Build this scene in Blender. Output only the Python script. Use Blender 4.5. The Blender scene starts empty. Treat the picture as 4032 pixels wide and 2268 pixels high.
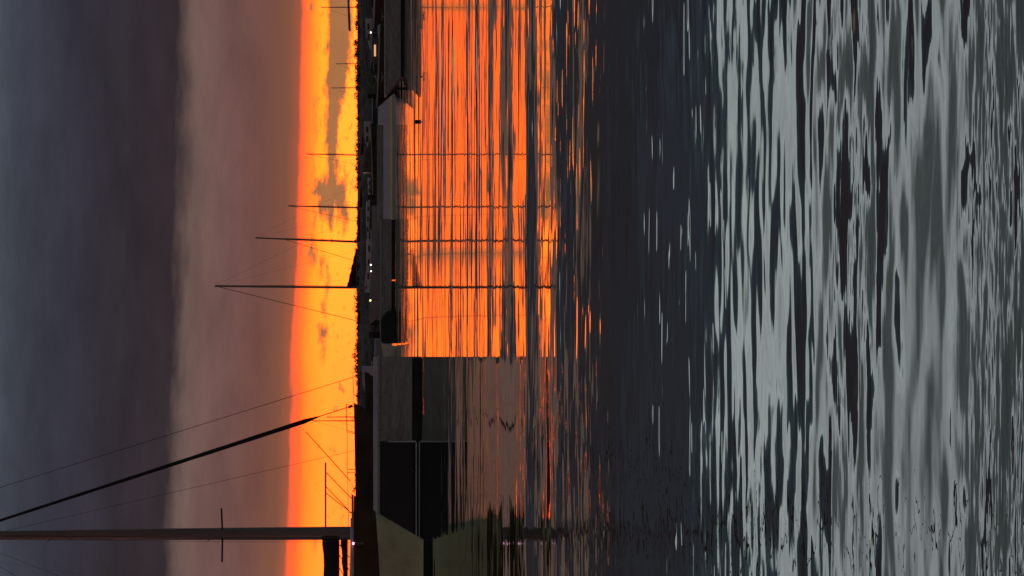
import bpy, bmesh, math, random
import numpy as np
from mathutils import Vector, Matrix

random.seed(7)
rng = np.random.default_rng(11)
SC = bpy.context.scene
COL = SC.collection

# ------------------------------------------------------------------ camera
F = 14500.0          # focal length in photograph pixels
H = 1.3              # eye height above the water
HOR = 1440.0         # column of the horizon in the (rolled) photograph
cam_d = bpy.data.cameras.new("camera")
cam = bpy.data.objects.new("camera", cam_d)
COL.objects.link(cam)
cam_d.sensor_width = 36.0
cam_d.lens = 36.0 * F / 4032.0
cam_d.shift_x = (2016.0 - HOR) / 4032.0
cam_d.clip_start = 0.5
cam_d.clip_end = 60000.0
# the phone was held on its side: world up points to the left of the picture
cam.matrix_world = Matrix(((0, 1, 0, 0), (0, 0, -1, 0), (-1, 0, 0, H), (0, 0, 0, 1)))
SC.camera = cam

def WX(y, D):
    return (1134.0 - y) / F * D
def WZ(x, D):
    return H + (HOR - x) / F * D
def P(x, y, D):
    return Vector((WX(y, D), D, WZ(x, D)))

def lin(c):
    r = []
    for v in c:
        v = v / 255.0
        r.append(v / 12.92 if v <= 0.04045 else ((v + 0.055) / 1.055) ** 2.4)
    return (r[0], r[1], r[2], 1.0)

# ------------------------------------------------------------------ view
SC.view_settings.view_transform = 'Standard'
SC.view_settings.look = 'None'
SC.view_settings.exposure = 0.0
SC.view_settings.gamma = 1.0
SC.view_settings.use_curve_mapping = False

# ------------------------------------------------------------------ node helper
class NB:
    def __init__(self, tree):
        self.t = tree
    def n(self, typ, **kw):
        nd = self.t.nodes.new(typ)
        for k, v in kw.items():
            setattr(nd, k, v)
        return nd
    def put(self, sock, v):
        if isinstance(v, bpy.types.NodeSocket):
            self.t.links.new(v, sock)
        elif v is not None:
            sock.default_value = v
    def m(self, op, a, b=None, c=None, clamp=False):
        nd = self.n('ShaderNodeMath', operation=op)
        nd.use_clamp = clamp
        self.put(nd.inputs[0], a)
        if b is not None: self.put(nd.inputs[1], b)
        if c is not None: self.put(nd.inputs[2], c)
        return nd.outputs[0]
    def add(self, a, b): return self.m('ADD', a, b)
    def sub(self, a, b): return self.m('SUBTRACT', a, b)
    def mul(self, a, b): return self.m('MULTIPLY', a, b)
    def div(self, a, b): return self.m('DIVIDE', a, b)
    def step(self, v, lo, hi, to0=0.0, to1=1.0, smooth=True):
        nd = self.n('ShaderNodeMapRange')
        nd.interpolation_type = 'SMOOTHSTEP' if smooth else 'LINEAR'
        nd.clamp = True
        self.put(nd.inputs[0], v)
        self.put(nd.inputs[1], lo); self.put(nd.inputs[2], hi)
        self.put(nd.inputs[3], to0); self.put(nd.inputs[4], to1)
        return nd.outputs[0]
    def xyz(self, x, y, z=0.0):
        nd = self.n('ShaderNodeCombineXYZ')
        self.put(nd.inputs[0], x); self.put(nd.inputs[1], y); self.put(nd.inputs[2], z)
        return nd.outputs[0]
    def noise(self, vec, scale=1.0, detail=2.0, rough=0.5, dist=0.0):
        nd = self.n('ShaderNodeTexNoise')
        self.put(nd.inputs['Vector'], vec)
        nd.inputs['Scale'].default_value = scale
        nd.inputs['Detail'].default_value = detail
        nd.inputs['Roughness'].default_value = rough
        nd.inputs['Distortion'].default_value = dist
        return nd.outputs[0]
    def ramp(self, fac, stops, interp='LINEAR'):
        nd = self.n('ShaderNodeValToRGB')
        cr = nd.color_ramp
        cr.interpolation = interp
        while len(cr.elements) < len(stops):
            cr.elements.new(0.5)
        for e, (p, c) in zip(cr.elements, stops):
            e.position = p
        for e, (p, c) in zip(cr.elements, stops):
            e.color = c if len(c) == 4 else (*c, 1.0)
        self.put(nd.inputs[0], fac)
        return nd.outputs[0]
    def mix(self, f, a, b, blend='MIX'):
        nd = self.n('ShaderNodeMix', data_type='RGBA', blend_type=blend)
        nd.clamp_factor = True
        self.put(nd.inputs[0], f); self.put(nd.inputs[6], a); self.put(nd.inputs[7], b)
        return nd.outputs[2]
    def curve(self, v, pts):
        nd = self.n('ShaderNodeFloatCurve')
        c = nd.mapping.curves[0]
        nd.mapping.use_clip = False
        while len(c.points) < len(pts):
            c.points.new(0.5, 0.5)
        for p, (a, b) in zip(c.points, pts):
            p.location = (a, b)
            p.handle_type = 'AUTO_CLAMPED'
        nd.mapping.update()
        self.put(nd.inputs[1], v)
        return nd.outputs[0]

# ------------------------------------------------------------------ sky (world)
SUN_EL, SUN_AZ = math.radians(0.35), math.radians(-2.0)
world = bpy.data.worlds.new("World")
SC.world = world
world.use_nodes = True
wt = world.node_tree
wt.nodes.clear()
W = NB(wt)
dirv = W.n('ShaderNodeTexCoord').outputs['Generated']
sep = W.n('ShaderNodeSeparateXYZ'); wt.links.new(dirv, sep.inputs[0])
dx, dy, dz = sep.outputs
hyp = W.m('MAXIMUM', W.m('SQRT', W.add(W.mul(dx, dx), W.mul(dy, dy))), 0.02)
e = W.mul(W.div(dz, hyp), F)                     # height above the horizon
a = W.mul(W.m('ARCTAN2', dx, dy), F)             # bearing, right positive
ux, uy = W.mul(W.div(dx, hyp), F), W.mul(W.div(dy, hyp), F)
def nz(sa, se, seed, detail=3, rough=0.55, dist=0.0):
    v = W.xyz(W.div(ux, sa), W.add(W.div(uy, sa), seed), W.div(e, se))
    return W.sub(W.noise(v, 1.0, detail, rough, dist), 0.5)
tilt = W.mul(W.m('MAXIMUM', W.m('MINIMUM', a, 3000.0), -3000.0), 0.027)
ee = W.add(e, tilt)
ee = W.add(ee, W.mul(nz(700, 500, 3.1, 2), 55.0))
ee = W.add(ee, W.mul(nz(170, 40, 14.2, 5, 0.6), 26.0))
soft = W.step(ee, 330.0, 600.0)                  # cloud deck texture only inside the decks
ee = W.add(ee, W.mul(soft, W.mul(nz(300, 70, 9.7, 6, 0.66), 95.0)))
yel = W.step(a, -700.0, 350.0, 0.86, 1.20)
S = lin
deck = W.ramp(W.div(ee, 1700.0), [(p / 1700.0, c) for p, c in [
    (0,    (3.80, 0.40, 0.048)), (40, (4.00, 0.44, 0.044)), (150, (4.00, 0.45, 0.036)),
    (205,  (3.40, 0.36, 0.026)), (245, (2.40, 0.19, 0.030)), (272, (1.30, 0.135, 0.045)),
    (286,  S((158, 88, 62))), (330, S((128, 81, 64))), (420, S((114, 76, 69))), (540, S((108, 77, 73))),
    (640,  S((113, 86, 81))), (695, S((109, 87, 83))), (735, S((80, 66, 64))), (766, S((50, 42, 47))),
    (900,  S((49, 43, 49))), (1100, S((49, 47, 57))), (1280, S((54, 56, 67))), (1400, S((60, 65, 75))),
    (1475, S((72, 79, 89))), (1515, (0.38, 0.40, 0.42)), (1545, (0.62, 0.61, 0.67)), (1700, (0.70, 0.68, 0.75))]])
# brighter grey overcast above, fading into dusk overhead
high = W.ramp(W.div(W.m('ARCTANGENT', W.div(e, F)), math.pi / 2), [
    (0.00, (0.70, 0.68, 0.75)), (0.087, (0.62, 0.59, 0.67)), (0.106, (0.16, 0.165, 0.18)), (0.15, (0.14, 0.145, 0.155)),
    (0.40, (0.135, 0.14, 0.15)), (1.0, (0.13, 0.135, 0.15))])
deck = W.mix(W.step(ee, 1660.0, 1700.0), deck, high)
mott = W.add(1.0, W.mul(nz(520, 150, 21.3, 6, 0.62), 1.0))
deck = W.mix(W.step(e, 300.0, 500.0), deck, W.mix(1.0, deck, W.xyz(mott, mott, mott), 'MULTIPLY'))
deck = W.mix(W.step(ee, 282.0, 250.0), deck, W.mix(1.0, deck, W.xyz(1.0, yel, 1.0), 'MULTIPLY'))
# torn strips of brown cloud inside the clear gap
da = W.add(a, W.mul(nz(60, 26, 4.4, 4, 0.65), 110.0))
de = W.add(e, W.mul(nz(80, 28, 33.0, 5, 0.68), 74.0))
de = W.add(de, W.mul(tilt, 0.3))
ta = W.div(W.add(da, 1134.0), 2600.0)
def cy(y): return (2268.0 - y) / 2600.0
hw = W.curve(ta, [(0.0, 0.30), (cy(1000), 0.30), (cy(945), 0.44), (cy(900), 0.60), (cy(850), 0.66), (cy(790), 0.72), (cy(735), 0.78),
                  (cy(690), 0.71), (cy(600), 0.71), (cy(400), 0.79), (cy(300), 0.88), (cy(100), 0.91), (cy(-200), 0.94)])
hw = W.mul(W.sub(hw, 0.5), 128.0)
bar = W.sub(hw, W.m('ABSOLUTE', W.sub(de, W.step(a, 634.0, 934.0, 138.0, 112.0))))
def blob(y, x, ry, rx):
    p = W.div(W.sub(da, 1134.0 - y), ry); q = W.div(W.sub(de, HOR - x), rx)
    r = W.m('SQRT', W.add(W.mul(p, p), W.mul(q, q)))
    return W.mul(W.sub(1.0, r), min(ry, rx))
for b in [(742, 1262, 46, 40), (800, 1272, 70, 30), (770, 1338, 65, 32), (830, 1345, 70, 20), (690, 1352, 50, 8), (985, 1226, 70, 17), (1045, 1263, 50, 13), (850, 1232, 75, 10), (1120, 1290, 70, 9), (1215, 1282, 45, 13), (1310, 1276, 38, 25), (1375, 1279, 55, 8),
          (770, 1355, 90, 14), (880, 1352, 40, 10), (20, 1212, 34, 16), (2130, 1250, 34, 10), (500, 1233, 60, 6), (420, 1232, 40, 7), (660, 1225, 60, 5)]:
    bar = W.m('MAXIMUM', bar, blob(*b))
lace = W.mul(W.sub(nz(52, 20, 55.0, 4, 0.65), 0.085), 130.0)
lace = W.add(lace, W.sub(W.mul(W.step(a, 0.0, 420.0), 4.0), 8.0))
lace = W.m('MINIMUM', lace, W.sub(90.0, W.m('ABSOLUTE', W.sub(e, 110.0))))
bar = W.m('MAXIMUM', bar, lace)
bar_col = W.mix(W.step(bar, 0.0, 16.0), (1.6, 0.22, 0.03, 1.0), W.mix(W.add(0.5, nz(120, 50, 71.0)), S((180, 122, 72)), S((160, 104, 70))))
deck = W.mix(W.mul(W.step(bar, -9.0, 12.0), W.step(ee, 285.0, 255.0)), deck, bar_col)
# the sky darkens away from the sunset
cosa = W.div(dy, hyp)
dusk = W.step(cosa, -0.6, 0.9, 0.75, 1.0)
deck = W.mix(1.0, deck, W.xyz(dusk, dusk, W.add(W.mul(dusk, 0.95), 0.05)), 'MULTIPLY')
# clear twilight behind the clouds
sky = W.n('ShaderNodeTexSky', sky_type='NISHITA')
sky.sun_disc = False
sky.sun_elevation = SUN_EL
sky.sun_rotation = SUN_AZ
sky.dust_density = 4.0
tot = W.n('ShaderNodeMix', data_type='RGBA', blend_type='ADD')
tot.inputs[0].default_value = 0.0004
wt.links.new(deck, tot.inputs[6]); wt.links.new(sky.outputs[0], tot.inputs[7])
bg = W.n('ShaderNodeBackground'); bg.inputs[1].default_value = 1.0
wt.links.new(tot.outputs[2], bg.inputs[0])
wo = W.n('ShaderNodeOutputWorld'); wt.links.new(bg.outputs[0], wo.inputs[0])

# ------------------------------------------------------------------ sun, on the horizon behind the woods
sd = bpy.data.lights.new("sun", 'SUN')
sd.energy = 0.15
sd.angle = math.radians(0.6)
sd.color = (1.0, 0.55, 0.25)
so = bpy.data.objects.new("sun", sd); COL.objects.link(so)
sdir = Vector((math.sin(SUN_AZ) * math.cos(SUN_EL), math.cos(SUN_AZ) * math.cos(SUN_EL), math.sin(SUN_EL)))
so.rotation_euler = (-sdir).to_track_quat('-Z', 'Y').to_euler()

# ------------------------------------------------------------------ materials
MATS = {}
def mat(name, col, rough=0.6, var=0.25, scale=6.0, bump=0.0, metal=0.0, spec=0.4, stretch=(1, 1, 1), emit=None, estr=0.0):
    if name in MATS: return MATS[name]
    m = bpy.data.materials.new(name); m.use_nodes = True
    t = m.node_tree; B = NB(t)
    p = t.nodes['Principled BSDF']
    tc = t.nodes.new('ShaderNodeTexCoord')
    mp = t.nodes.new('ShaderNodeMapping'); mp.inputs['Scale'].default_value = stretch
    t.links.new(tc.outputs['Object'], mp.inputs[0])
    n1 = B.noise(mp.outputs[0], scale, 5, 0.6)
    n2 = B.noise(mp.outputs[0], scale * 0.17, 3, 0.5)
    f = B.add(B.mul(n1, 0.6), B.mul(n2, 0.4))
    c0 = tuple(max(0, v * (1 - var * 1.4)) for v in col[:3]) + (1,)
    c1 = tuple(min(1, v * (1 + var * 1.4)) for v in col[:3]) + (1,)
    t.links.new(B.ramp(f, [(0.3, c0), (0.7, c1)]), p.inputs['Base Color'])
    t.links.new(B.step(n1, 0.3, 0.7, max(0.03, rough - 0.12), min(1, rough + 0.12)), p.inputs['Roughness'])
    p.inputs['Metallic'].default_value = metal
    p.inputs['Specular IOR Level'].default_value = spec
    if bump:
        b = t.nodes.new('ShaderNodeBump'); b.inputs['Strength'].default_value = bump; b.inputs['Distance'].default_value = 0.02
        t.links.new(n1, b.inputs['Height']); t.links.new(b.outputs[0], p.inputs['Normal'])
    if emit:
        p.inputs['Emission Color'].default_value = (*emit, 1); p.inputs['Emission Strength'].default_value = estr
    MATS[name] = m
    return m

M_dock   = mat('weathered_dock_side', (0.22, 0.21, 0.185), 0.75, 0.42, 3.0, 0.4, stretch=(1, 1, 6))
M_dockb  = mat('black_dock_side', (0.022, 0.02, 0.02), 0.8, 0.4, 3.0, 0.4)  # near-black side section of the near dock
M_float  = mat('black_float', (0.012, 0.012, 0.012), 0.7, 0.3, 4.0)
M_kerb   = mat('pale_timber_rail', (0.42, 0.41, 0.43), 0.7, 0.3, 4.0, 0.3, stretch=(0.4, 4, 4))
M_deck   = mat('grey_deck', (0.28, 0.27, 0.26), 0.8, 0.3, 3.0, 0.3)
M_pale   = mat('pale_pontoon_side', (0.50, 0.46, 0.50), 0.7, 0.12, 2.0, 0.2)
M_yellow = mat('sky_glint_yellow', (0.95, 0.72, 0.16), 0.5, 0.1, 3.0)  # yellow that stands in for bright sky mirrored at the waterline
M_hullA  = mat('cream_hull', (0.62, 0.59, 0.36), 0.45, 0.18, 2.5, 0.1)
M_brown  = mat('brown_bulwark', (0.09, 0.052, 0.026), 0.6, 0.3, 3.0, 0.2)
M_boot   = mat('black_bottom_paint', (0.008, 0.008, 0.008), 0.7, 0.2, 3.0)
M_grey   = mat('grey_gelcoat', (0.30, 0.29, 0.30), 0.5, 0.2, 2.0)
M_dkhull = mat('dark_hull', (0.06, 0.045, 0.032), 0.5, 0.3, 2.0)
M_nvhull = mat('navy_hull', (0.05, 0.055, 0.07), 0.45, 0.3, 2.0)
M_ghull  = mat('grey_hull', (0.30, 0.29, 0.30), 0.45, 0.2, 1.0)  # plain grey base colour
M_mast   = mat('anodised_mast', (0.14, 0.115, 0.105), 0.6, 0.25, 3.0, 0.0, 0.0, stretch=(4, 4, 0.3))
M_wire   = mat('rigging_wire', (0.05, 0.035, 0.03), 0.6, 0.2, 3.0)
M_sail   = mat('dark_sail_cover', (0.02, 0.016, 0.018), 0.9, 0.3, 5.0, 0.4)
M_jib    = mat('black_jib_cover', (0.012, 0.012, 0.014), 0.9, 0.3, 6.0, 0.3)
M_pole   = mat('magenta_pole', (0.95, 0.04, 0.50), 0.4, 0.1, 3.0)
M_glass  = mat('dark_cabin_glass', (0.01, 0.011, 0.012), 0.08, 0.1, 3.0)
M_rock   = mat('dark_bank_rock', (0.050, 0.043, 0.042), 0.9, 0.5, 0.8, 0.5)
M_leaf   = mat('far_dark_foliage', (0.028, 0.03, 0.018), 0.9, 0.4, 0.4)
M_buoy   = mat('dark_buoy', (0.015, 0.013, 0.013), 0.6, 0.2, 8.0)
M_steel  = mat('galvanised_post', (0.10, 0.095, 0.09), 0.55, 0.25, 5.0, 0, 0.4)
M_cream  = mat('cream_dinghy', (0.62, 0.52, 0.38), 0.5, 0.1, 4.0)
M_lampw  = mat('white_lamp_globe', (0.9, 0.9, 0.9), 0.3, 0.0, 3.0, emit=(1.0, 1.0, 0.92), estr=2.2)
M_lampy  = mat('yellow_green_lamp_globe', (0.9, 0.9, 0.5), 0.3, 0.0, 3.0, emit=(0.95, 1.0, 0.30), estr=1.5)
M_lampm  = mat('pink_lamp_globe', (0.9, 0.6, 0.8), 0.3, 0.0, 3.0, emit=(1.0, 0.45, 0.75), estr=2.0)
M_lampo  = mat('warm_glow', (0.9, 0.6, 0.4), 0.3, 0.0, 3.0, emit=(1.0, 0.50, 0.22), estr=0.8)  # warm emission standing in for a pale orange patch on one pane

# ------------------------------------------------------------------ mesh helpers
class MB:
    def __init__(self):
        self.v = []; self.f = []
    def box(self, x0, x1, y0, y1, z0, z1):
        b = len(self.v)
        self.v += [(x0, y0, z0), (x1, y0, z0), (x1, y1, z0), (x0, y1, z0), (x0, y0, z1), (x1, y0, z1), (x1, y1, z1), (x0, y1, z1)]
        self.f += [tuple(b + i for i in q) for q in ((0, 3, 2, 1), (4, 5, 6, 7), (0, 1, 5, 4), (1, 2, 6, 5), (2, 3, 7, 6), (3, 0, 4, 7))]
        return self
    def tube(self, pts, r, n=8, caps=True):
        pts = [Vector(p) for p in pts]
        rr = r if isinstance(r, (list, tuple)) else [r] * len(pts)
        b = len(self.v)
        for i, p in enumerate(pts):
            d = (pts[min(i + 1, len(pts) - 1)] - pts[max(i - 1, 0)]).normalized()
            u = d.cross(Vector((0, 1, 0)) if abs(d.y) < 0.9 else Vector((1, 0, 0))).normalized()
            w = d.cross(u)
            for k in range(n):
                t = 2 * math.pi * k / n
                self.v.append(tuple(p + (u * math.cos(t) + w * math.sin(t)) * rr[i]))
        for i in range(len(pts) - 1):
            for k in range(n):
                k2 = (k + 1) % n
                self.f.append((b + i * n + k, b + i * n + k2, b + (i + 1) * n + k2, b + (i + 1) * n + k))
        if caps:
            self.f.append(tuple(b + k for k in range(n))[::-1])
            self.f.append(tuple(b + (len(pts) - 1) * n + k for k in range(n)))
        return self
    def loft(self, rings, closed=True, caps=True):
        b = len(self.v); n = len(rings[0])
        for r in rings: self.v += [tuple(p) for p in r]
        for i in range(len(rings) - 1):
            for k in range(n if closed else n - 1):
                k2 = (k + 1) % n
                self.f.append((b + i * n + k, b + i * n + k2, b + (i + 1) * n + k2, b + (i + 1) * n + k))
        if caps:
            self.f.append(tuple(b + k for k in range(n))[::-1])
            self.f.append(tuple(b + (len(rings) - 1) * n + k for k in range(n)))
        return self
    def ball(self, c, r, n=10, m=7, sz=1.0):
        rings = []
        for i in range(1, m):
            t = math.pi * i / m
            rings.append([(c[0] + r * math.sin(t) * math.cos(2 * math.pi * k / n), c[1] + r * math.sin(t) * math.sin(2 * math.pi * k / n), c[2] - r * sz * math.cos(t)) for k in range(n)])
        return self.loft(rings)
    def build(self, name, m, parent=None, smooth=False, bevel=0.0):
        me = bpy.data.meshes.new(name)
        me.from_pydata(self.v, [], self.f); me.materials.append(m)
        bm = bmesh.new(); bm.from_mesh(me)
        bmesh.ops.recalc_face_normals(bm, faces=bm.faces)
        if bevel:
            bmesh.ops.bevel(bm, geom=list(bm.edges), offset=bevel, segments=2, affect='EDGES', clamp_overlap=True)
        bm.to_mesh(me); bm.free()
        if smooth:
            me.polygons.foreach_set('use_smooth', [True] * len(me.polygons))
            try: me.set_sharp_from_angle(angle=math.radians(40))
            except Exception: pass
        o = bpy.data.objects.new(name, me); COL.objects.link(o)
        if parent: o.parent = parent
        return o

def thing(name, label, cat, loc=(0, 0, 0), rz=0.0, group=None):
    o = bpy.data.objects.new(name, None); COL.objects.link(o)
    o.empty_display_size = 0.3
    o.location = loc; o.rotation_euler = (0, 0, rz)
    o['label'] = label; o['category'] = cat
    if group: o['group'] = group
    return o
def tag(o, label, cat, group=None):
    o['label'] = label; o['category'] = cat
    if group: o['group'] = group
    return o

# ------------------------------------------------------------------ water
def water_material():
    m = bpy.data.materials.new('harbour_water'); m.use_nodes = True
    t = m.node_tree; t.nodes.clear(); B = NB(t)
    out = B.n('ShaderNodeOutputMaterial')
    pos = B.n('ShaderNodeNewGeometry').outputs['Position']
    s = B.n('ShaderNodeSeparateXYZ'); t.links.new(pos, s.inputs[0])
    X, Y, Z = s.outputs
    # wobble so that crests are not straight
    wob = B.sub(B.noise(B.xyz(B.mul(X, 0.35), B.mul(Y, 0.12), 7.0), 1.0, 2), 0.5)
    Yw = B.add(Y, B.mul(wob, 0.5))
    def nz(lx, ly, seed, detail=1.0, rough=0.5, dist=0.0, yy=Yw):
        v = B.xyz(B.div(X, lx), B.div(yy, ly), seed)
        return B.sub(B.noise(v, 1.0, detail, rough, dist), 0.5)
    LY = B.div(B.m('LOGARITHM', B.m('MAXIMUM', Y, 1.0), 10.0), 3.0)    # 0 at 1 m, 1 at 1 km
    def at(d): return math.log10(d) / 3.0
    def amp(pts): return B.curve(LY, [(at(d), v) for d, v in pts])
    # ruffled and calm belts of the harbour (values: 40 x standard slope)
    long_a  = amp([(1, .02), (11, .03), (13, .04), (18, .05), (22, .10), (25, .16), (36, .20), (42, .36), (52, .34), (65, .24), (90, .12), (130, .06), (1000, .05)])
    mid_a   = amp([(1, .10), (8, .12), (11, .09), (14, .06), (18, .07), (22, .14), (27, .24), (50, .26), (65, .20), (90, .10), (130, .06), (1000, .05)])
    small_a = amp([(1, .60), (7.4, .60), (8.2, .54), (8.9, .58), (9.4, .74), (10.4, .72), (11.2, .62), (12.2, .42), (13.3, .19), (16, .07), (20, .08), (24, .18), (50, .18), (90, .08), (125, .06), (165, .15), (1000, .15)])
    fine_a  = amp([(1, 1.1), (7.45, .95), (7.9, .55), (8.4, .07), (9.2, .10), (9.8, .26), (10.3, .17), (10.8, .03), (12, .0), (1000, .0)])
    patch = B.step(nz(2.0, 2.6, 90.0, 2.0), -0.14, 0.14, 0.45, 1.45)
    # lee of the near dock: flat water
    edge = B.add(B.mul(Y, -0.0187), B.mul(nz(1.2, 2.0, 61.0, 2.0), 0.22))
    lee = B.mul(B.step(B.sub(edge, X), -0.03, 0.05), B.step(Y, 25.0, 35.0))
    keep = B.sub(1.0, B.mul(lee, 0.76))
    s_long  = B.mul(B.mul(nz(5.5, 1.5, 1.0, 2.0, 0.55), 0.25), long_a)
    s_mid   = B.mul(B.mul(nz(1.5, 0.50, 2.0, 2.0, 0.5), 0.25), mid_a)
    streak_a = amp([(1, .0), (34, .0), (42, .60), (52, .75), (70, .55), (95, .28), (130, .16), (180, .16), (1000, .05)])
    s_long = B.add(s_long, B.mul(B.mul(nz(2.2, 0.66, 8.0, 4.0, 0.65), 0.25), streak_a))
    swell_a = amp([(1, .0), (40, .0), (48, .30), (60, .75), (80, .85), (105, .66), (140, .46), (200, .34), (1000, .2)])
    s_long = B.add(s_long, B.mul(B.mul(nz(6.0, 2.6, 9.0, 3.0, 0.68), 0.25), swell_a))
    s_small = B.mul(B.mul(nz(0.38, 0.165, 3.0, 1.5, 0.40, 0.3), 0.25), small_a)
    s_fine  = B.mul(B.mul(nz(0.12, 0.035, 4.0, 2.0, 0.5), 0.25), fine_a)
    sy = B.add(B.add(s_long, s_mid), B.mul(B.add(s_small, s_fine), patch))
    # old wakes: long low swells running across the harbour
    w1 = B.mul(B.step(Y, 21.0, 25.5), B.step(Y, 46.0, 36.0))
    ph = B.m('COSINE', B.mul(B.sub(B.add(Y, B.mul(nz(1.3, 4.0, 41.0, 4.0, 0.6), 4.2)), 31.2), 2 * math.pi / 4.85))
    sy = B.sub(sy, B.mul(B.mul(B.add(B.mul(ph, 0.0135), 0.0045), w1), 1.0))
    bias = amp([(1, 0.0), (36, .0), (42, .40), (52, .36), (70, .22), (95, .05), (1000, 0.0)])
    sy = B.sub(sy, B.mul(bias, 0.010))
    def dip(centre, width, depth, wobble, seed, lx=0.5):
        c = B.sub(Y, B.add(centre, B.mul(nz(lx, 3.0, seed, 2.0, yy=Y), wobble)))
        q = B.div(c, width)
        g = B.m('EXPONENT', B.mul(B.mul(q, q), -1.0))
        return B.mul(B.mul(g, depth), B.step(nz(0.30, 0.6, seed + 40.0, 2.0, yy=Y), -0.10, 0.12, 0.25, 1.35))
    sy = B.sub(sy, dip(10.8, 0.32, 0.0105, 0.8, 101.0, 0.9))
    sy = B.sub(sy, dip(11.75, 0.14, 0.0065, 0.6, 102.0, 0.7))
    sy = B.sub(sy, dip(12.35, 0.10, 0.0050, 0.5, 103.0, 0.8))
    sy = B.sub(sy, dip(9.9, 0.13, 0.0105, 0.5, 104.0, 0.5))
    sy = B.sub(sy, dip(B.add(8.95, B.mul(B.m('MAXIMUM', X, 0.0), 2.2)), 0.09, 0.014, 0.35, 105.0, 0.4))
    sy = B.sub(sy, B.mul(dip(7.95, 0.05, 0.034, 0.55, 106.0, 0.30), B.step(nz(0.35, 2.0, 107.0), -0.06, 0.10)))
    # sharp little ridges that catch the bright overcast or the sunset
    up = B.mul(B.m('MAXIMUM', B.sub(nz(0.40, 0.15, 51.0, 1.0), 0.155), 0.0), B.mul(B.step(Y, 18.5, 15.5), B.step(Y, 12.6, 13.4)))
    dn = B.mul(B.m('MAXIMUM', B.sub(nz(0.50, 0.24, 52.0, 1.0), 0.135), 0.0), B.mul(B.step(Y, 27.0, 24.0), B.step(Y, 18.8, 22.0)))
    sy = B.add(sy, B.sub(B.mul(up, 0.45), B.mul(dn, 0.75)))
    sy = B.mul(sy, keep)
    # the backs of the low swells are gentler than their faces
    back = B.m('MAXIMUM', B.sub(B.div(0.65, Y), 0.0077), 0.0002)
    far_w = B.mul(B.step(Y, 24.0, 30.0, 1.0, 0.0), B.step(Y, 14.0, 18.0, -0.0205, 0.05))
    sy = B.m('SMOOTH_MAX', sy, B.mul(B.add(back, far_w), -1.0), 0.0015)
    sy = B.add(sy, B.step(Y, 136.0, 156.0, 0.0, 0.0040))
    sx = B.add(B.mul(nz(1.0, 0.8, 13.0, 2.0), B.mul(mid_a, 0.10)), B.mul(nz(0.3, 0.2, 14.0, 1.0), B.mul(small_a, 0.14)))
    sx = B.mul(B.add(sx, B.mul(nz(0.5, 0.5, 15.0, 2.0), B.step(Y, 24.0, 12.0, 0.0, 0.05))), B.add(0.3, B.mul(keep, 0.7)))
    sx = B.add(sx, B.mul(nz(0.16, 0.12, 16.0, 2.0), B.mul(B.step(Y, 27.0, 22.0), B.step(Y, 10.5, 13.0, 0.34, 0.32))))
    # sy > 0 : the facet leans towards the camera and mirrors a higher piece of sky
    nrm = B.n('ShaderNodeVectorMath', operation='NORMALIZE')
    t.links.new(B.xyz(sx, B.mul(sy, -1.0), 1.0), nrm.inputs[0])
    body = B.n('ShaderNodeBsdfDiffuse'); body.inputs[0].default_value = (0.006, 0.013, 0.014, 1)
    gl = B.n('ShaderNodeBsdfGlossy'); gl.inputs['Color'].default_value = (0.72, 0.83, 0.765, 1); gl.inputs['Roughness'].default_value = 0.015
    fr = B.n('ShaderNodeFresnel'); fr.inputs['IOR'].default_value = 1.36
    mx = B.n('ShaderNodeMixShader')
    for nd in (gl, fr): t.links.new(nrm.outputs[0], nd.inputs['Normal'])
    t.links.new(fr.outputs[0], mx.inputs[0]); t.links.new(body.outputs[0], mx.inputs[1]); t.links.new(gl.outputs[0], mx.inputs[2])
    t.links.new(mx.outputs[0], out.inputs[0])
    return m
wat = MB()
wat.v = [(-15000, -400, 0), (15000, -400, 0), (15000, 25000, 0), (-15000, 25000, 0)]
wat.f = [(0, 1, 2, 3)]
water = wat.build('water', water_material())
water['kind'] = 'structure'

# ------------------------------------------------------------------ far shore with woods
def strip_terrain(name, D, depth, half, top, rough, m, nx=400, ny=14, seed=0):
    r = np.random.default_rng(seed)
    xs = np.linspace(-half, half, nx)
    prof = np.zeros(nx)
    for k in range(1, 40):
        prof += r.normal() / k ** 0.8 * np.sin(xs / half * math.pi * k * 1.7 + r.uniform(0, 6))
    prof = prof / np.abs(prof).max()
    b = MB()
    for j in range(ny):
        t = j / (ny - 1)
        hz = math.sin(math.pi * min(1.0, t * 1.0)) ** 0.6 if 0 < t < 1 else -0.2
        for i in range(nx):
            z = hz * (top + rough * prof[i]) + (r.normal() * rough * 0.25 if 0 < t < 1 else 0)
            b.v.append((xs[i], D + depth * t, z))
    for j in range(ny - 1):
        for i in range(nx - 1):
            q = j * nx + i
            b.f.append((q, q + 1, q + nx + 1, q + nx))
    o = b.build(name, m); o['kind'] = 'structure'
    return o
strip_terrain('far_shore', 1990, 90, 3000, 5.8, 0.5, M_rock, 500, 10, 3)
strip_terrain('breakwater', 392, 14, 260, 1.62, 0.10, M_rock, 900, 12, 5)

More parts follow.
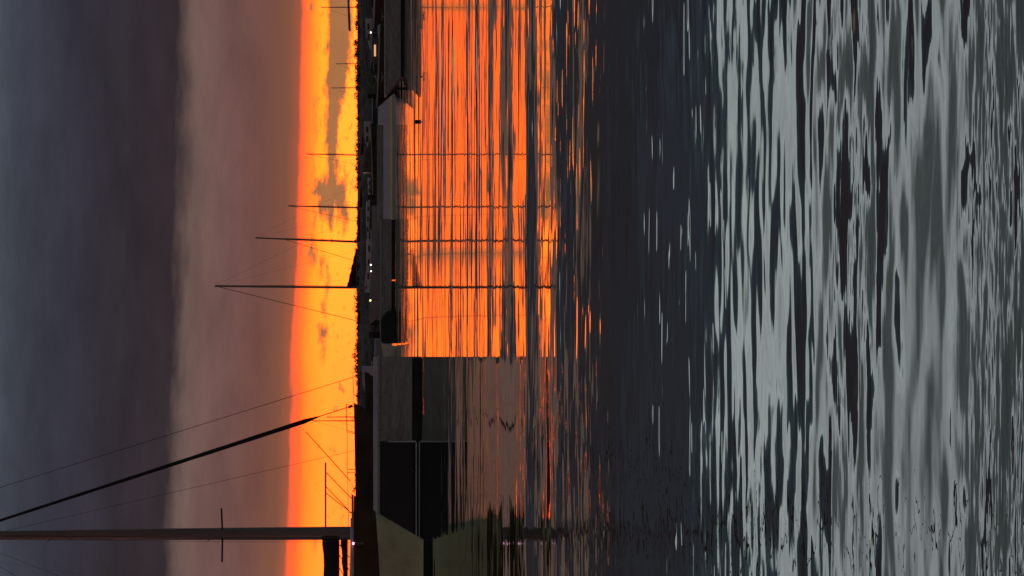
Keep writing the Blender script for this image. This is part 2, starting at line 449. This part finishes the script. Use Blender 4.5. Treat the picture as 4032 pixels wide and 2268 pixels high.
def woods():
    V = []; Fc = []
    x = -260.0
    while x < 260:
        R = random.uniform(1.2, 3.0)
        hgt = random.gauss(6.9, 0.42) + 0.45 * math.sin(x * 0.11) + 0.35 * math.sin(x * 0.047 + 2)
        if random.random() < 0.08: hgt += random.uniform(0.6, 2.0)
        cx, cy_ = x, 2020 + random.uniform(-12, 12)
        n = 110
        for _ in range(n):
            d = Vector((random.gauss(0, 1), random.gauss(0, 1), random.gauss(0, 1))).normalized() * random.random() ** 0.4
            c = Vector((cx + d.x * R, cy_ + d.y * R, hgt - 1.9 + d.z * 1.9))
            s = random.uniform(0.18, 0.5)
            u = Vector((random.gauss(0, 1), random.gauss(0, 1), random.gauss(0, 1))).normalized()
            w = u.orthogonal().normalized()
            q = len(V)
            V.extend([tuple(c + u * s), tuple(c + w * s * .7), tuple(c - u * s), tuple(c - w * s * .7)])
            Fc.append((q, q + 1, q + 2, q + 3))
        # trunk
        q = len(V)
        V.extend([(cx - .2, cy_, 2), (cx + .2, cy_, 2), (cx + .1, cy_, hgt - 1), (cx - .1, cy_, hgt - 1)])
        Fc.append((q, q + 1, q + 2, q + 3))
        x += R * random.uniform(0.55, 0.95)
    b = MB(); b.v, b.f = V, Fc
    me = bpy.data.meshes.new('far_woods'); me.from_pydata(V, [], Fc); me.materials.append(M_leaf)
    o = bpy.data.objects.new('far_woods', me); COL.objects.link(o)
    o['kind'] = 'stuff'; o['label'] = 'dark far woods along the shore below the orange sky'; o['category'] = 'woods'
woods()

def boulders():
    V = []; Fc = []
    ico = bmesh.new(); bmesh.ops.create_icosphere(ico, subdivisions=1, radius=1.0)
    iv = [v.co.copy() for v in ico.verts]; fi = [[v.index for v in f.verts] for f in ico.faces]; ico.free()
    for k in range(1500):
        x = random.uniform(-48, 48); t = random.random()
        s = random.uniform(0.25, 0.75)
        c = Vector((x, 392.2 + t * 5.5, -0.05 + 1.65 * math.sin(math.pi * t * 5.5 / 14) ** 0.6 - 0.2 * s))
        q = len(V); rot = Matrix.Rotation(random.uniform(0, 6), 3, 'Z')
        sc = Vector((s * random.uniform(.8, 1.5), s, s * random.uniform(.5, .8)))
        for p in iv:
            g = rot @ (p * random.uniform(0.8, 1.1))
            V.append(tuple(c + Vector((g.x * sc.x, g.y * sc.y, g.z * sc.z))))
        Fc += [tuple(q + i for i in f) for f in fi]
    me = bpy.data.meshes.new('boulders'); me.from_pydata(V, [], Fc); me.materials.append(M_rock)
    o = bpy.data.objects.new('boulders', me); COL.objects.link(o)
    o['kind'] = 'stuff'; o['label'] = 'dark boulders heaped on the breakwater behind the boats'; o['category'] = 'boulders'
boulders()

# ------------------------------------------------------------------ floating docks
def dock(label, x_left, x_right, Y0, width, top, group, raked=None, float_h=0.12, sections=None, kerb=0.0, mats=(M_dock, M_float, M_deck), cleats=()):
    """floating dock whose long side faces the camera; world coordinates"""
    t = thing('floating_dock', label, 'dock', ((x_left + x_right) / 2, Y0, 0), 0, group)
    ox = (x_left + x_right) / 2
    def loc(b): b.v = [(v[0] - ox, v[1] - Y0, v[2]) for v in b.v]; return b
    # floats below the frame
    n = max(2, int((x_right - x_left) / 2.4))
    xs = np.linspace(x_left + (0.0 if raked is None else raked), x_right, n + 1)
    for i in range(n):
        loc(MB().box(xs[i] + 0.03, xs[i + 1] - 0.03, Y0 + 0.05, Y0 + width - 0.05, -0.35, float_h - 0.004)).build('float', mats[1], t, bevel=0.02)
    # side beams, one for each section
    for (a0, a1, mm) in (sections or [(x_left, x_right, mats[0])]):
        b = MB()
        zb, zt = float_h, top - 0.06
        rk = raked if (raked and a0 == x_left) else 0.0
        b.v = [(a0 + rk, Y0, zb), (a1, Y0, zb), (a1, Y0 + 0.1, zb), (a0 + rk, Y0 + 0.1, zb), (a0, Y0, zt), (a1, Y0, zt), (a1, Y0 + 0.1, zt), (a0, Y0 + 0.1, zt)]
        b.f = [(0, 3, 2, 1), (4, 5, 6, 7), (0, 1, 5, 4), (1, 2, 6, 5), (2, 3, 7, 6), (3, 0, 4, 7)]
        loc(b).build('side_beam', mm, t, bevel=0.008)
    b = MB(); rk = raked or 0.0
    b.v = [(x_left + rk, Y0 + 0.103, float_h), (x_left + rk, Y0 + width, float_h), (x_left, Y0 + width, top - 0.063), (x_left, Y0 + 0.103, top - 0.063),
           (x_left + rk + .1, Y0 + 0.103, float_h), (x_left + rk + .1, Y0 + width, float_h), (x_left + .1, Y0 + width, top - 0.063), (x_left + .1, Y0 + 0.103, top - 0.063)]
    b.f = [(0, 1, 2, 3), (4, 7, 6, 5), (0, 3, 7, 4), (1, 5, 6, 2), (2, 6, 7, 3), (0, 4, 5, 1)]
    loc(b).build('end_beam', mats[0], t)
    # deck boards across the walkway
    nb = int((x_right - x_left) / 0.2)
    proto = None
    for i in range(nb):
        xa = x_left + (x_right - x_left) * i / nb
        if proto is None:
            proto = MB().box(0, 0.19, -0.03, width + 0.03, 0, 0.055).build('deck_board', mats[2], t, bevel=0.006); o = proto
        else:
            o = bpy.data.objects.new('deck_board', proto.data); COL.objects.link(o); o.parent = t
        o.location = (xa - ox, 0, top - 0.058 + random.uniform(-.003, .003))
    if kerb:
        loc(MB().box(x_left + 0.02, x_right, Y0 + 0.12, Y0 + 0.26, top + 0.004, top + kerb)).build('kerb_rail', M_kerb, t, bevel=0.015)
    for cx in cleats:
        c = MB().box(cx - 0.03, cx + 0.03, Y0 + .3, Y0 + .36, top, top + .08)
        c.tube([(cx - .16, Y0 + .33, top + .09), (cx, Y0 + .33, top + .075), (cx + .16, Y0 + .33, top + .09)], 0.022, 6)
        loc(c).build('cleat', M_steel, t)
    return t

# near dock at the left edge (image bottom)
D1 = F * H / 205.0
xr = WX(1405, D1); xs1 = WX(1738, D1)
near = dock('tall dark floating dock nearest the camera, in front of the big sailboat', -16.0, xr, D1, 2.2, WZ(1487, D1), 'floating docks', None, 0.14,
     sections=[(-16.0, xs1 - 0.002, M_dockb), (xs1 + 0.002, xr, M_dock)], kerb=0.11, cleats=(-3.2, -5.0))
ox1 = (-16.0 + xr) / 2
b = MB().box(xs1 - 0.02 - ox1, xs1 + 0.016 - ox1, -0.03, -0.002, 0.05, 0.74); b.build('trim_strip', M_kerb, near)
b = MB().box(-16.0 - ox1, xs1 - 0.024 - ox1, -0.03, -0.002, 0.025, 0.052); b.build('trim_strip', M_kerb, near)

# middle dock
D2 = F * H / 112.0
dock('long dark floating dock in the middle with a black block at its left end', WX(1345, D2) , WX(862, D2), D2, 1.8, WZ(1497, D2), 'floating docks', None, 0.12, cleats=(WX(1000, D2),))
b = MB(); x0, x1 = WX(1352, D2), WX(1225, D2); zt = WZ(1499, D2)
ring = lambda x, k: [(x, D2 - .35, -0.2), (x, D2 - .35, zt - .06 - k), (x, D2 - .28, zt - k), (x, D2 - .02, zt - k), (x, D2 - .02, -.2)]
b.loft([ring(x0, .14), ring(x0 + .12, .0), ring(x1 - .35, 0), ring(x1, .28)])
tag(b.build('rubber_fender_block', M_float, None), 'black rubber fender block against the left end of the middle dock', 'fender')

# right dock, raked end towards the left
D3 = F * H / 146.0
dock('dark floating dock at the right with a raked end', WX(372, D3), WX(-420, D3), D3, 2.0, WZ(1514, D3), 'floating docks', WX(305, D3) - WX(372, D3), 0.07, cleats=(WX(300, D3), WX(60, D3)))

# pale pontoon behind
D4 = F * H / 103.0
zt4 = WZ(1510, D4)
xl4, xr4 = WX(905, D4), WX(-300, D4)
pt = thing('pale_pontoon', 'pale lavender grey pontoon behind the docks with a sky reflection painted as a yellow strip at the waterline', 'pontoon', (xl4, D4, 0))
MB().box(0, xr4 - xl4, 0, 3.0, -0.3, zt4).build('pontoon_side', M_pale, pt, bevel=0.01)
MB().box(0, xr4 - xl4, -0.05, -0.003, 0.0, 0.055).build('sky_glint_strip', M_yellow, pt)  # reflected sky painted on as a thin strip
MB().box(WX(488, D4) - xl4, xr4 - xl4, 0.02, 2.8, zt4 + .003, WZ(1489, D4)).build('raised_section', M_pale, pt, bevel=0.01)
MB().box(0, WX(490, D4) - xl4, 0.03, 0.12, zt4 + .003, WZ(1484, D4)).build('timber_bulwark', M_dock, pt, bevel=0.01)

# ------------------------------------------------------------------ boats
def hull_mesh(L, beam, fb_bow, fb_st, rake, draft=0.35, z_lo=None, z_hi=None, off=0.0, nst=22, plumb=1.0):
    """half sections from stern (-L) to bow tip (0); returns lofted closed shell between two heights (fractions 0..1 of the side)"""
    rings = []
    lo = 0.0 if z_lo is None else z_lo
    hi = 1.0 if z_hi is None else z_hi
    for i in range(nst):
        t = i / (nst - 1)
        zs = fb_st + (fb_bow - fb_st) * (t ** 1.6)
        bb = beam / 2 * (0.72 + 0.28 * math.sin(min(1, t / 0.5) * math.pi / 2)) if t < 0.5 else beam / 2 * max(0.004, (1 - ((t - 0.5) / 0.5) ** 2.2))
        ring = []
        ks = 9
        for sgn in (-1, 1):
            seq = range(ks) if sgn < 0 else range(ks - 1, -1, -1)
            for k in seq:
                q = lo + (hi - lo) * (1 - k / (ks - 1))          # 1 at sheer
                z = -draft + (zs + draft) * q
                w = bb * (min(1.0, q * 1.0) ** 0.42) + off * (1 if bb > 0.05 else 0.3)
                x = -L + t * L
                x -= rake * (1 - max(0.0, (z / zs))) ** plumb * (t ** 3) if z < zs else 0
                ring.append((x, sgn * w, z))
        rings.append(ring)
    return rings

def sailboat(label, loc, bow, L=9.0, beam=2.8, fb=(1.3, 1.0), rake=0.9, mast_x=-3.3, mast_top=12.0, mast_r=0.075, mast_lean=0.0,
             boom_z=2.2, boom_len=3.4, cover=(0.34, 0.12), hull=M_ghull, stay_top=None, detail=True, group=None, furl=False, spreaders=(0.5,), backstay=True, wire=0.012, name='sailboat', rail=0.55):
    t = thing(name, label, 'sailboat', loc, 0.0 if bow > 0 else math.pi, group)
    hl = MB().loft(hull_mesh(L, beam, fb[0], fb[1], rake), True, True).build('hull', hull, t, True)
    bo = MB().loft(hull_mesh(L, beam, fb[0], fb[1], rake, z_lo=0.0, z_hi=0.30, off=0.006), True, True).build('boot_stripe', M_boot, hl, True)
    def sheer(x):
        u = max(0.0, 1 + x / L)
        return fb[1] + (fb[0] - fb[1]) * (u ** 1.6)
    def half(x):
        u = max(0.0, 1 + x / L)
        return beam / 2 * (0.72 + 0.28 * math.sin(min(1, u / 0.5) * math.pi / 2)) if u < 0.5 else beam / 2 * max(0.004, (1 - ((u - 0.5) / 0.5) ** 2.2))
    # coachroof
    c0, c1 = -L * 0.72, -L * 0.28
    rings = []
    for i in range(9):
        u = i / 8; x = c0 + (c1 - c0) * u
        w = min(half(x) - 0.32, beam * 0.3) * (1 - 0.35 * u); zb = sheer(x) - 0.05; hh = 0.42 * (1 - 0.55 * u ** 2)
        rings.append([(x, -w, zb), (x, -w * .9, zb + hh * .8), (x, -w * .6, zb + hh), (x, w * .6, zb + hh), (x, w * .9, zb + hh * .8), (x, w, zb)])
    cr = MB().loft(rings).build('coachroof', M_grey, t, True)
    for i in range(3):
        x = c0 + (c1 - c0) * (0.18 + 0.26 * i)
        w = min(half(x) - 0.32, beam * 0.3) * (1 - 0.35 * (0.18 + 0.26 * i)); zb = sheer(x) + 0.1
        for s in (-1, 1):
            MB().box(x - .22, x + .22, s * w * 1.01 - 0.012, s * w * 1.01 + 0.012, zb, zb + .13).build('porthole', M_glass, cr)
    zm = sheer(mast_x)
    # mast
    mx_top = mast_x - mast_lean
    ms = MB().tube([(mast_x, 0, zm - .1), ((mast_x + mx_top) / 2, 0, (zm + mast_top) / 2), (mx_top, 0, mast_top)], [mast_r, mast_r, mast_r * .8], 10).build('mast', M_mast, t, True)
    for k in spreaders:
        zz = zm + (mast_top - zm) * k; xx = mast_x + (mx_top - mast_x) * k
        for s in (-1, 1):
            MB().tube([(xx, 0, zz), (xx - 0.12, s * 0.75, zz + .05)], 0.022, 6).build('spreader', M_mast, ms)
    # boom with the sail stowed under a cover
    if boom_len:
        MB().tube([(mast_x - .05, 0, boom_z), (mast_x - boom_len, 0, boom_z - .03)], 0.055, 8).build('boom', M_mast, t)
        rg = []
        for i in range(15):
            u = i / 14; x = mast_x - .08 - (boom_len - .15) * u
            hh = cover[0] + (cover[1] - cover[0]) * u + 0.025 * math.sin(i * 1.9); ww = 0.13 - 0.05 * u
            zc = boom_z - .07
            rg.append([(x, ww * math.sin(q) * (1 if math.cos(q) < 0 else .75), zc + hh * (0.5 + 0.5 * -math.cos(q))) for q in [2 * math.pi * k / 10 for k in range(10)]])
        MB().loft(rg).build('sail_cover', M_sail, t, True)
        MB().tube([(mast_x - boom_len + .15, 0, boom_z), (mx_top * 0.995, 0, mast_top - .1)], wire * .2, 4).build('topping_lift', M_wire, t)
        MB().tube([(mast_x - boom_len + .5, 0, boom_z - .05), (mast_x - boom_len + .3, 0, sheer(mast_x - boom_len) + .2)], wire, 5).build('mainsheet', M_wire, t)
    st = stay_top or mast_top - .05
    xs_ = mast_x + (mx_top - mast_x) * (st - zm) / (mast_top - zm)
    bx, bz = -0.12, fb[0] + .05
    if furl:
        n = 26; pts = []; rad = []
        for i in range(n):
            u = i / (n - 1)
            pts.append((bx + (xs_ - bx) * u, 0.0, bz + (st - bz) * u))
            fat = 0.0 if u < 0.085 else min(1, (u - 0.085) / 0.02) * (1.0 - 0.62 * u)
            rad.append(0.018 + 0.078 * fat + 0.004 * math.sin(i * 2.3) * (fat > 0))
        MB().tube(pts, rad, 9).build('furled_jib', M_jib, t, True)
        dr = MB().tube([pts[0], (bx - .07, 0, bz + .16)], [0.05, 0.05], 10); dr.build('furler_drum', M_wire, t)
    else:
        MB().tube([(bx, 0, bz), (xs_, 0, st)], wire, 5).build('forestay', M_wire, t)
    if backstay:
        MB().tube([(-L + .15, 0, sheer(-L) + .05), (mx_top, 0, mast_top)], wire * .25, 4).build('backstay', M_wire, t)
    for s in (-1, 1):
        k = spreaders[0]; zz = zm + (mast_top - zm) * k; xx = mast_x + (mx_top - mast_x) * k
        MB().tube([(mast_x - .1, s * (half(mast_x) - .08), zm), (xx - .12, s * 0.75, zz + .05), (mx_top, 0, mast_top - .1)], wire * .5, 5).build('shroud', M_wire, t)
    # pulpit, stanchions, lifelines
    if detail:
        pb = MB()
        for s in (-1, 1):
            pb.tube([(-.15, s * .05, fb[0]), (-.05, s * .07, fb[0] + rail), (-1.1, s * (half(-1.1) - .02), sheer(-1.1) + rail), (-1.15, s * (half(-1.15) - .02), sheer(-1.15))], .014, 6)
        pb.tube([(-.05, -.07, fb[0] + rail), (-.05, .07, fb[0] + rail)], .014, 6)
        pb.build('pulpit', M_steel, t)
        for s in (-1, 1):
            ps = [(-1.1, s * (half(-1.1) - .02), sheer(-1.1) + rail)]
            for x in np.arange(-2.6, -L + .3, -1.7):
                MB().tube([(x, s * (half(x) - .05), sheer(x) - .02), (x, s * (half(x) - .05), sheer(x) + rail + .03)], .012, 6).build('stanchion', M_steel, t)
                ps.append((x, s * (half(x) - .05), sheer(x) + rail + .01))
            MB().tube(ps, .005, 5).build('lifeline', M_wire, t)
    return t

def motorboat(label, loc, bow, L=6.0, beam=2.2, fb=(0.95, 0.75), hull=M_nvhull, cabin=0.7, bimini=None, group='moored motorboats', lit=False, canvas=M_sail):
    t = thing('motorboat', label, 'motorboat', loc, 0.0 if bow > 0 else math.pi, group)
    hl = MB().loft(hull_mesh(L, beam, fb[0], fb[1], 0.9), True, True).build('hull', hull, t, True)
    MB().loft(hull_mesh(L, beam, fb[0], fb[1], 0.9, z_lo=.93, z_hi=.99, off=.02), True, True).build('rub_rail', M_kerb, hl, True)
    rings = []
    for i in range(8):
        u = i / 7; x = -L * .70 + L * .45 * u; w = beam * .36 * (1 - .4 * u); zb = fb[1] + .02; hh = cabin * (1 - u ** 2.4 * .85)
        rings.append([(x, -w, zb), (x, -w * .85, zb + hh), (x, w * .85, zb + hh), (x, w, zb)])
    cb = MB().loft(rings).build('cabin', M_grey if hull is not M_dkhull else M_dkhull, t, True)
    for s in (-1, 1):
        for k in range(2):
            x = -L * .63 + k * .85
            w = beam * .36 * (1 - .4 * (k * .85 + .2) / (L * .45)) * .93
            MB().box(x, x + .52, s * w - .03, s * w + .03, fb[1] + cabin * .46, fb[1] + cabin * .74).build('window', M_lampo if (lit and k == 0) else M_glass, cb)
    ou = MB().box(-L - .42, -L - .02, -.16, .16, fb[1] - .35, fb[1] + .35); ou.tube([(-L - .25, 0, fb[1] - .4), (-L - .25, 0, -.3)], .07, 8)
    ou.build('outboard_motor', M_boot, t, bevel=0.0)
    if bimini:
        x0, x1, z = bimini
        rg = []
        for i in range(7):
            u = i / 6; x = x0 + (x1 - x0) * u; c = .05 * math.sin(math.pi * u)
            rg.append([(x, -beam * .42, z - .06 + c), (x, 0, z + c), (x, beam * .42, z - .06 + c), (x, beam * .42, z - .09 + c), (x, 0, z - .04 + c), (x, -beam * .42, z - .09 + c)])
        MB().loft(rg).build('bimini_top', canvas, t, True)
        for s in (-1, 1):
            for x in (x0 + .25, (x0 + x1) / 2):
                MB().tube([(x, s * beam * .42, fb[1] - .05), (x, s * beam * .42, z - .08)], .03, 6).build('bimini_post', M_steel, t)
    return t

# --- the big sailboat behind the near dock, bow to the right
DB = 140.0
bowx = WX(1585, DB)
mastx = WX(2092, DB) - bowx
big = sailboat('big dark sailboat with furled jib, boom and tall mast behind the near dock', (bowx, DB, 0), 1, L=15.0, beam=4.2, fb=(WZ(1393, DB), 1.55), rake=1.0,
         mast_x=mastx, mast_top=WZ(-190, DB), mast_r=0.19, mast_lean=0.17, boom_z=WZ(1330, DB), boom_len=6.0, cover=(0.66, 0.45), hull=M_dkhull, furl=True,
         spreaders=(0.36, 0.70), wire=0.028, backstay=True, rail=0.28)
zp = WZ(1282, DB)
MB().tube([(mastx + .1, -.12, zp), (WX(1820, DB) - bowx, -.2, zp)], 0.032, 8).build('spinnaker_pole', M_pole, big)
clew = (WX(1700, DB) - bowx, -.1, WZ(1205, DB))
for (x, y) in ((1380, 1890),):
    MB().tube([clew, (WX(y, DB) - bowx, -.9, WZ(x, DB))], 0.018, 5).build('jib_sheet', M_wire, big)
for (xa, ya, xb, yb) in ((1283, 1858, 1388, 1962), (1283, 1915, 1388, 2020), (1283, 1940, 1385, 2015)):
    MB().tube([(WX(ya, DB) - bowx, -.2, WZ(xa, DB)), (WX(yb, DB) - bowx, -.8, WZ(xb, DB))], 0.018, 5).build('guy_line', M_wire, big)
sz_ = WZ(873, DB)
MB().tube([(WX(2000, DB) - bowx, -.35, sz_), (mastx - .1, 0, sz_ - .03), (WX(2215, DB) - bowx, .35, sz_)], 0.035, 6).build('spreader', M_wire, big)
# rope lashings under the boom
for (xa, ya, xb, yb) in ((1325, 2130, 1375, 2190), (1335, 2185, 1375, 2240), (1335, 2235, 1370, 2290)):
    MB().tube([(WX(ya, DB) - bowx, .1, WZ(xa, DB)), (WX(yb, DB) - bowx, -.6, WZ(xb, DB))], 0.018, 5).build('reefing_line', M_wire, big)
# a rail along the coaming
MB().tube([(WX(2030, DB) - bowx, -2.0, WZ(1388, DB)), (WX(2340, DB) - bowx, -2.0, WZ(1384, DB))], 0.07, 8).build('coaming_rail', M_kerb, big)

# --- cream hull at the left edge, in front of the dock
DA = F * H / 250.0
bw = WX(1962, DA)
ca = thing('moored_boat', 'cream hulled boat with dark brown bulwark at the left edge, bow to the right', 'boat', (bw, DA + 1.2, 0))
def stemx(z):      # stem profile of this boat
    pts = [(-.5, WX(2150, DA)), (WZ(1670, DA), WX(2141, DA)), (WZ(1480, DA), WX(2030, DA)), (WZ(1430, DA), WX(1990, DA)), (WZ(1385, DA), WX(1958, DA)), (3, WX(1900, DA))]
    for (za, xa), (zb, xb) in zip(pts, pts[1:]):
        if za <= z <= zb: return xa + (xb - xa) * (z - za) / (zb - za)
    return pts[0][1]
def boat_band(zlo, zhi, off=0.0, n=30, m=8):
    rings = []
    for i in range(n):
        t = i / (n - 1)
        ring = []
        for sgn in (-1, 1):
            for k in (range(m) if sgn < 0 else range(m - 1, -1, -1)):
                q = k / (m - 1)
                z = zhi(t) + (zlo(t) - zhi(t)) * q
                xb = stemx(z) - bw
                x = xb - 8.5 * (t ** 1.15)
                w = (1.2 + off) * min(1.0, 0.015 + 0.99 * (1 - (1 - min(1, t / .38)) ** 2.0)) * (0.80 + 0.2 * max(0, min(1, z / 1.2)))
                ring.append((x, sgn * w, z))
        rings.append(ring)
    return rings
kn = lambda t: WZ(1480, DA) - 0.45 * min(t, .3)
tp = lambda t: WZ(1392, DA) - 0.05 * t
hA = MB().loft(boat_band(lambda t: -.3, kn)).build('hull', M_hullA, ca, True)
MB().loft(boat_band(lambda t: kn(t) + .004, tp, 0.02)).build('bulwark', M_brown, ca, True)
MB().loft(boat_band(lambda t: -.31, lambda t: WZ(1669, DA), 0.012)).build('boot_stripe', M_boot, hA, True)
MB().loft(boat_band(lambda t: tp(t) + .004, lambda t: tp(t) + .05, 0.05, 30, 3)).build('cap_rail', M_kerb, ca, True)
MB().tube([(stemx(WZ(1600, DA)) - bw - 3.0, -1.24, .62), (stemx(WZ(1600, DA)) - bw - 1.2, -1.2, .60)], .02, 6).build('rubbing_strake', M_hullA, ca)

# --- other sailboats in the marina
def masted(label, y, v_top, D, bow, J_px, boom_px, **kw):
    pm = F / D
    J = J_px / pm
    bx = WX(y, D) + bow * J
    L = kw.pop('L', 8.5)
    return sailboat(label, (bx, D, 0), bow, L=L, mast_x=-J, mast_top=WZ(v_top, D), boom_len=boom_px / pm, **kw)
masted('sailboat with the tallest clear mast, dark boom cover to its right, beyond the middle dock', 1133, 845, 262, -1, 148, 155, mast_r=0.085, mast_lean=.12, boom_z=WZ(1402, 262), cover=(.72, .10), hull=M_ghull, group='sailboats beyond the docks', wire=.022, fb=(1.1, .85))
masted('sailboat with the second tallest mast, right of the tallest one', 955, 1005, 352, -1, 92, 130, mast_r=.085, mast_lean=.45, boom_z=1.9, hull=M_nvhull, group='sailboats beyond the docks', stay_top=9.2, wire=.022, fb=(1.1, .85))
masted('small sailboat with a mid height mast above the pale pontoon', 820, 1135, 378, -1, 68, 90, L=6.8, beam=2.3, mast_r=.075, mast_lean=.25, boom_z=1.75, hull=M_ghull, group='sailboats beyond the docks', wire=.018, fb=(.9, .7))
masted('smaller sailboat with a short mast right of the mid height one', 612, 1205, 380, -1, 52, 80, L=5.8, beam=2.1, mast_r=.06, mast_lean=.15, boom_z=1.6, hull=M_nvhull, group='sailboats beyond the docks', wire=.014, fb=(.8, .65))
far = [(346, 1305, 780, 'far sailboat showing a thin mast over the woods, left of two at the right'), (251, 1322, 800, 'far sailboat showing a thin mast over the woods, right of two at the right'),
       (29, 1265, 640, 'far sailboat with a thin mast at the far right edge'), (1657, 1228, 640, 'far sailboat with taller thin mast beside the furled jib'), (1642, 1285, 660, 'far sailboat with shorter thin mast beside the furled jib')]
for y, vt, D, lb in far:
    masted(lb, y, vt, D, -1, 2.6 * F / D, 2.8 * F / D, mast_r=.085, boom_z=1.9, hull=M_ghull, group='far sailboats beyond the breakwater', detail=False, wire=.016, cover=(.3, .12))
# a cutter moored behind the big sailboat: only its stays and mast show
DC = 172.0
cut = sailboat('cutter behind the big sailboat, only its thin stays showing against the sunset', (WX(1462, DC), DC, 0), 1, L=11.5, beam=3.2, fb=(1.35, 1.1), mast_x=WX(2118, DC) - WX(1462, DC), mast_top=WZ(-640, DC), mast_r=.10,
         boom_z=2.2, boom_len=3.8, hull=M_dkhull, spreaders=(.3, .6), wire=.014, backstay=False, group='sailboats beyond the docks')
cx0 = WX(1462, DC)
MB().tube([(WX(1768, DC) - cx0, 0, WZ(1420, DC)), (WX(2100, DC) - cx0, 0, WZ(-20, DC))], .009, 5).build('inner_stay', M_wire, cut)

# --- motorboats along the docks
DM = 152.0
motorboat('dark motorboat with a thin bimini frame at the right edge behind the right dock', (WX(118, DM), DM, 0), -1, L=6.2, hull=M_dkhull, fb=(1.05, .85), cabin=.5, bimini=(-3.6, -1.15 + 1.15, WZ(1372, DM)))
motorboat('dark motorboat with a warm glowing pane behind the right dock', (WX(430, 168), 168, 0), -1, L=4.6, beam=1.9, hull=M_dkhull, fb=(.85, .7), cabin=.30, lit=True)
mb = [(690, 330, -1, M_nvhull, 'navy motorboat moored left of the shortest clear mast'), (480, 320, 1, M_dkhull, 'dark motorboat moored right of the shortest clear mast'), (1420, 240, 1, M_ghull, 'grey motorboat moored between the middle dock and the near dock'),
      (1700, 230, -1, M_ghull, 'grey motorboat moored behind the bow of the big sailboat'), (900, 300, 1, M_ghull, 'grey motorboat moored between the two tallest clear masts'), (270, 300, -1, M_nvhull, 'navy motorboat moored beyond the glowing pane')]
for y, D, bw_, hm, lb in mb:
    motorboat(lb, (WX(y, D), D, 0), bw_, L=random.uniform(5.5, 7.5), hull=hm, cabin=random.uniform(.55, .8))

# --- small cream dinghy between the docks
DD = D2 - 6
rg = hull_mesh(1.9, 1.1, .62, .42, .12, .15)
dg = thing('dinghy', 'small cream dinghy bow between the middle dock and the near dock', 'dinghy', (WX(1352, DD), DD, 0))
MB().loft(rg).build('hull', M_cream, dg, True)
MB().box(-1.2, -1.0, -.45, .45, .36, .40).build('thwart', M_deck, dg)

# --- mooring buoy
Dq = F * H / 206.0
bq = thing('mooring_buoy', 'small dark ball buoy floating alone on the orange water', 'buoy', (WX(480, Dq), Dq, 0))
MB().ball((0, 0, .035), .055, 12, 8).build('float_ball', M_buoy, bq, True)
MB().tube([(0, 0, .08), (0, 0, .105)], .010, 6).build('eye', M_steel, bq)
# fender post by the raked dock end
Df = D3 + .4
tag(MB().tube([(WX(352, Df), Df - .5, -.25), (WX(352, Df), Df - .5, WZ(1552, Df))], [.055, .05], 10).build('mooring_pile', M_float), 'short black mooring pile at the raked end of the right dock', 'pile')

# --- lamps
def lamp(label, x, y, D, m, r, base=0.4, warm=None):
    p = P(x, y, D)
    t = thing('dock_lamp', label, 'lamp', (p.x, D, base), 0, 'small harbour lamps')
    MB().tube([(0, 0, 0), (0, 0, p.z - base - r * .8)], .03, 6).build('post', M_steel, t)
    MB().ball((0, 0, p.z - base), r, 10, 8).build('globe', m, t, True)
    MB().tube([(0, 0, p.z - base + r * .8), (0, 0, p.z - base + r * 1.25)], [r * .9, .02], 8).build('cap', M_steel, t)
lamp('white harbour lamp at the right above the glowing boat pane', 1460, 128, 200, M_lampw, .05)
lamp('white harbour lamp right of the pair under the tallest clear mast', 1460, 1043, 250, M_lampw, .062, .2)
lamp('white harbour lamp left of the pair under the tallest clear mast', 1461, 1068, 250, M_lampw, .055, .2)
lamp('yellow green harbour lamp left of the tallest clear mast', 1458, 1183, 250, M_lampy, .075, .2)
lamp('pinkish lamp on the rail at the left edge', 1391, 2140, DA + .3, M_lampm, .03, 1.35)
lamp('warm small lamp by the foot of the big mast', 1377, 2044, DB - 2.6, M_lampo, .04, 1.35)
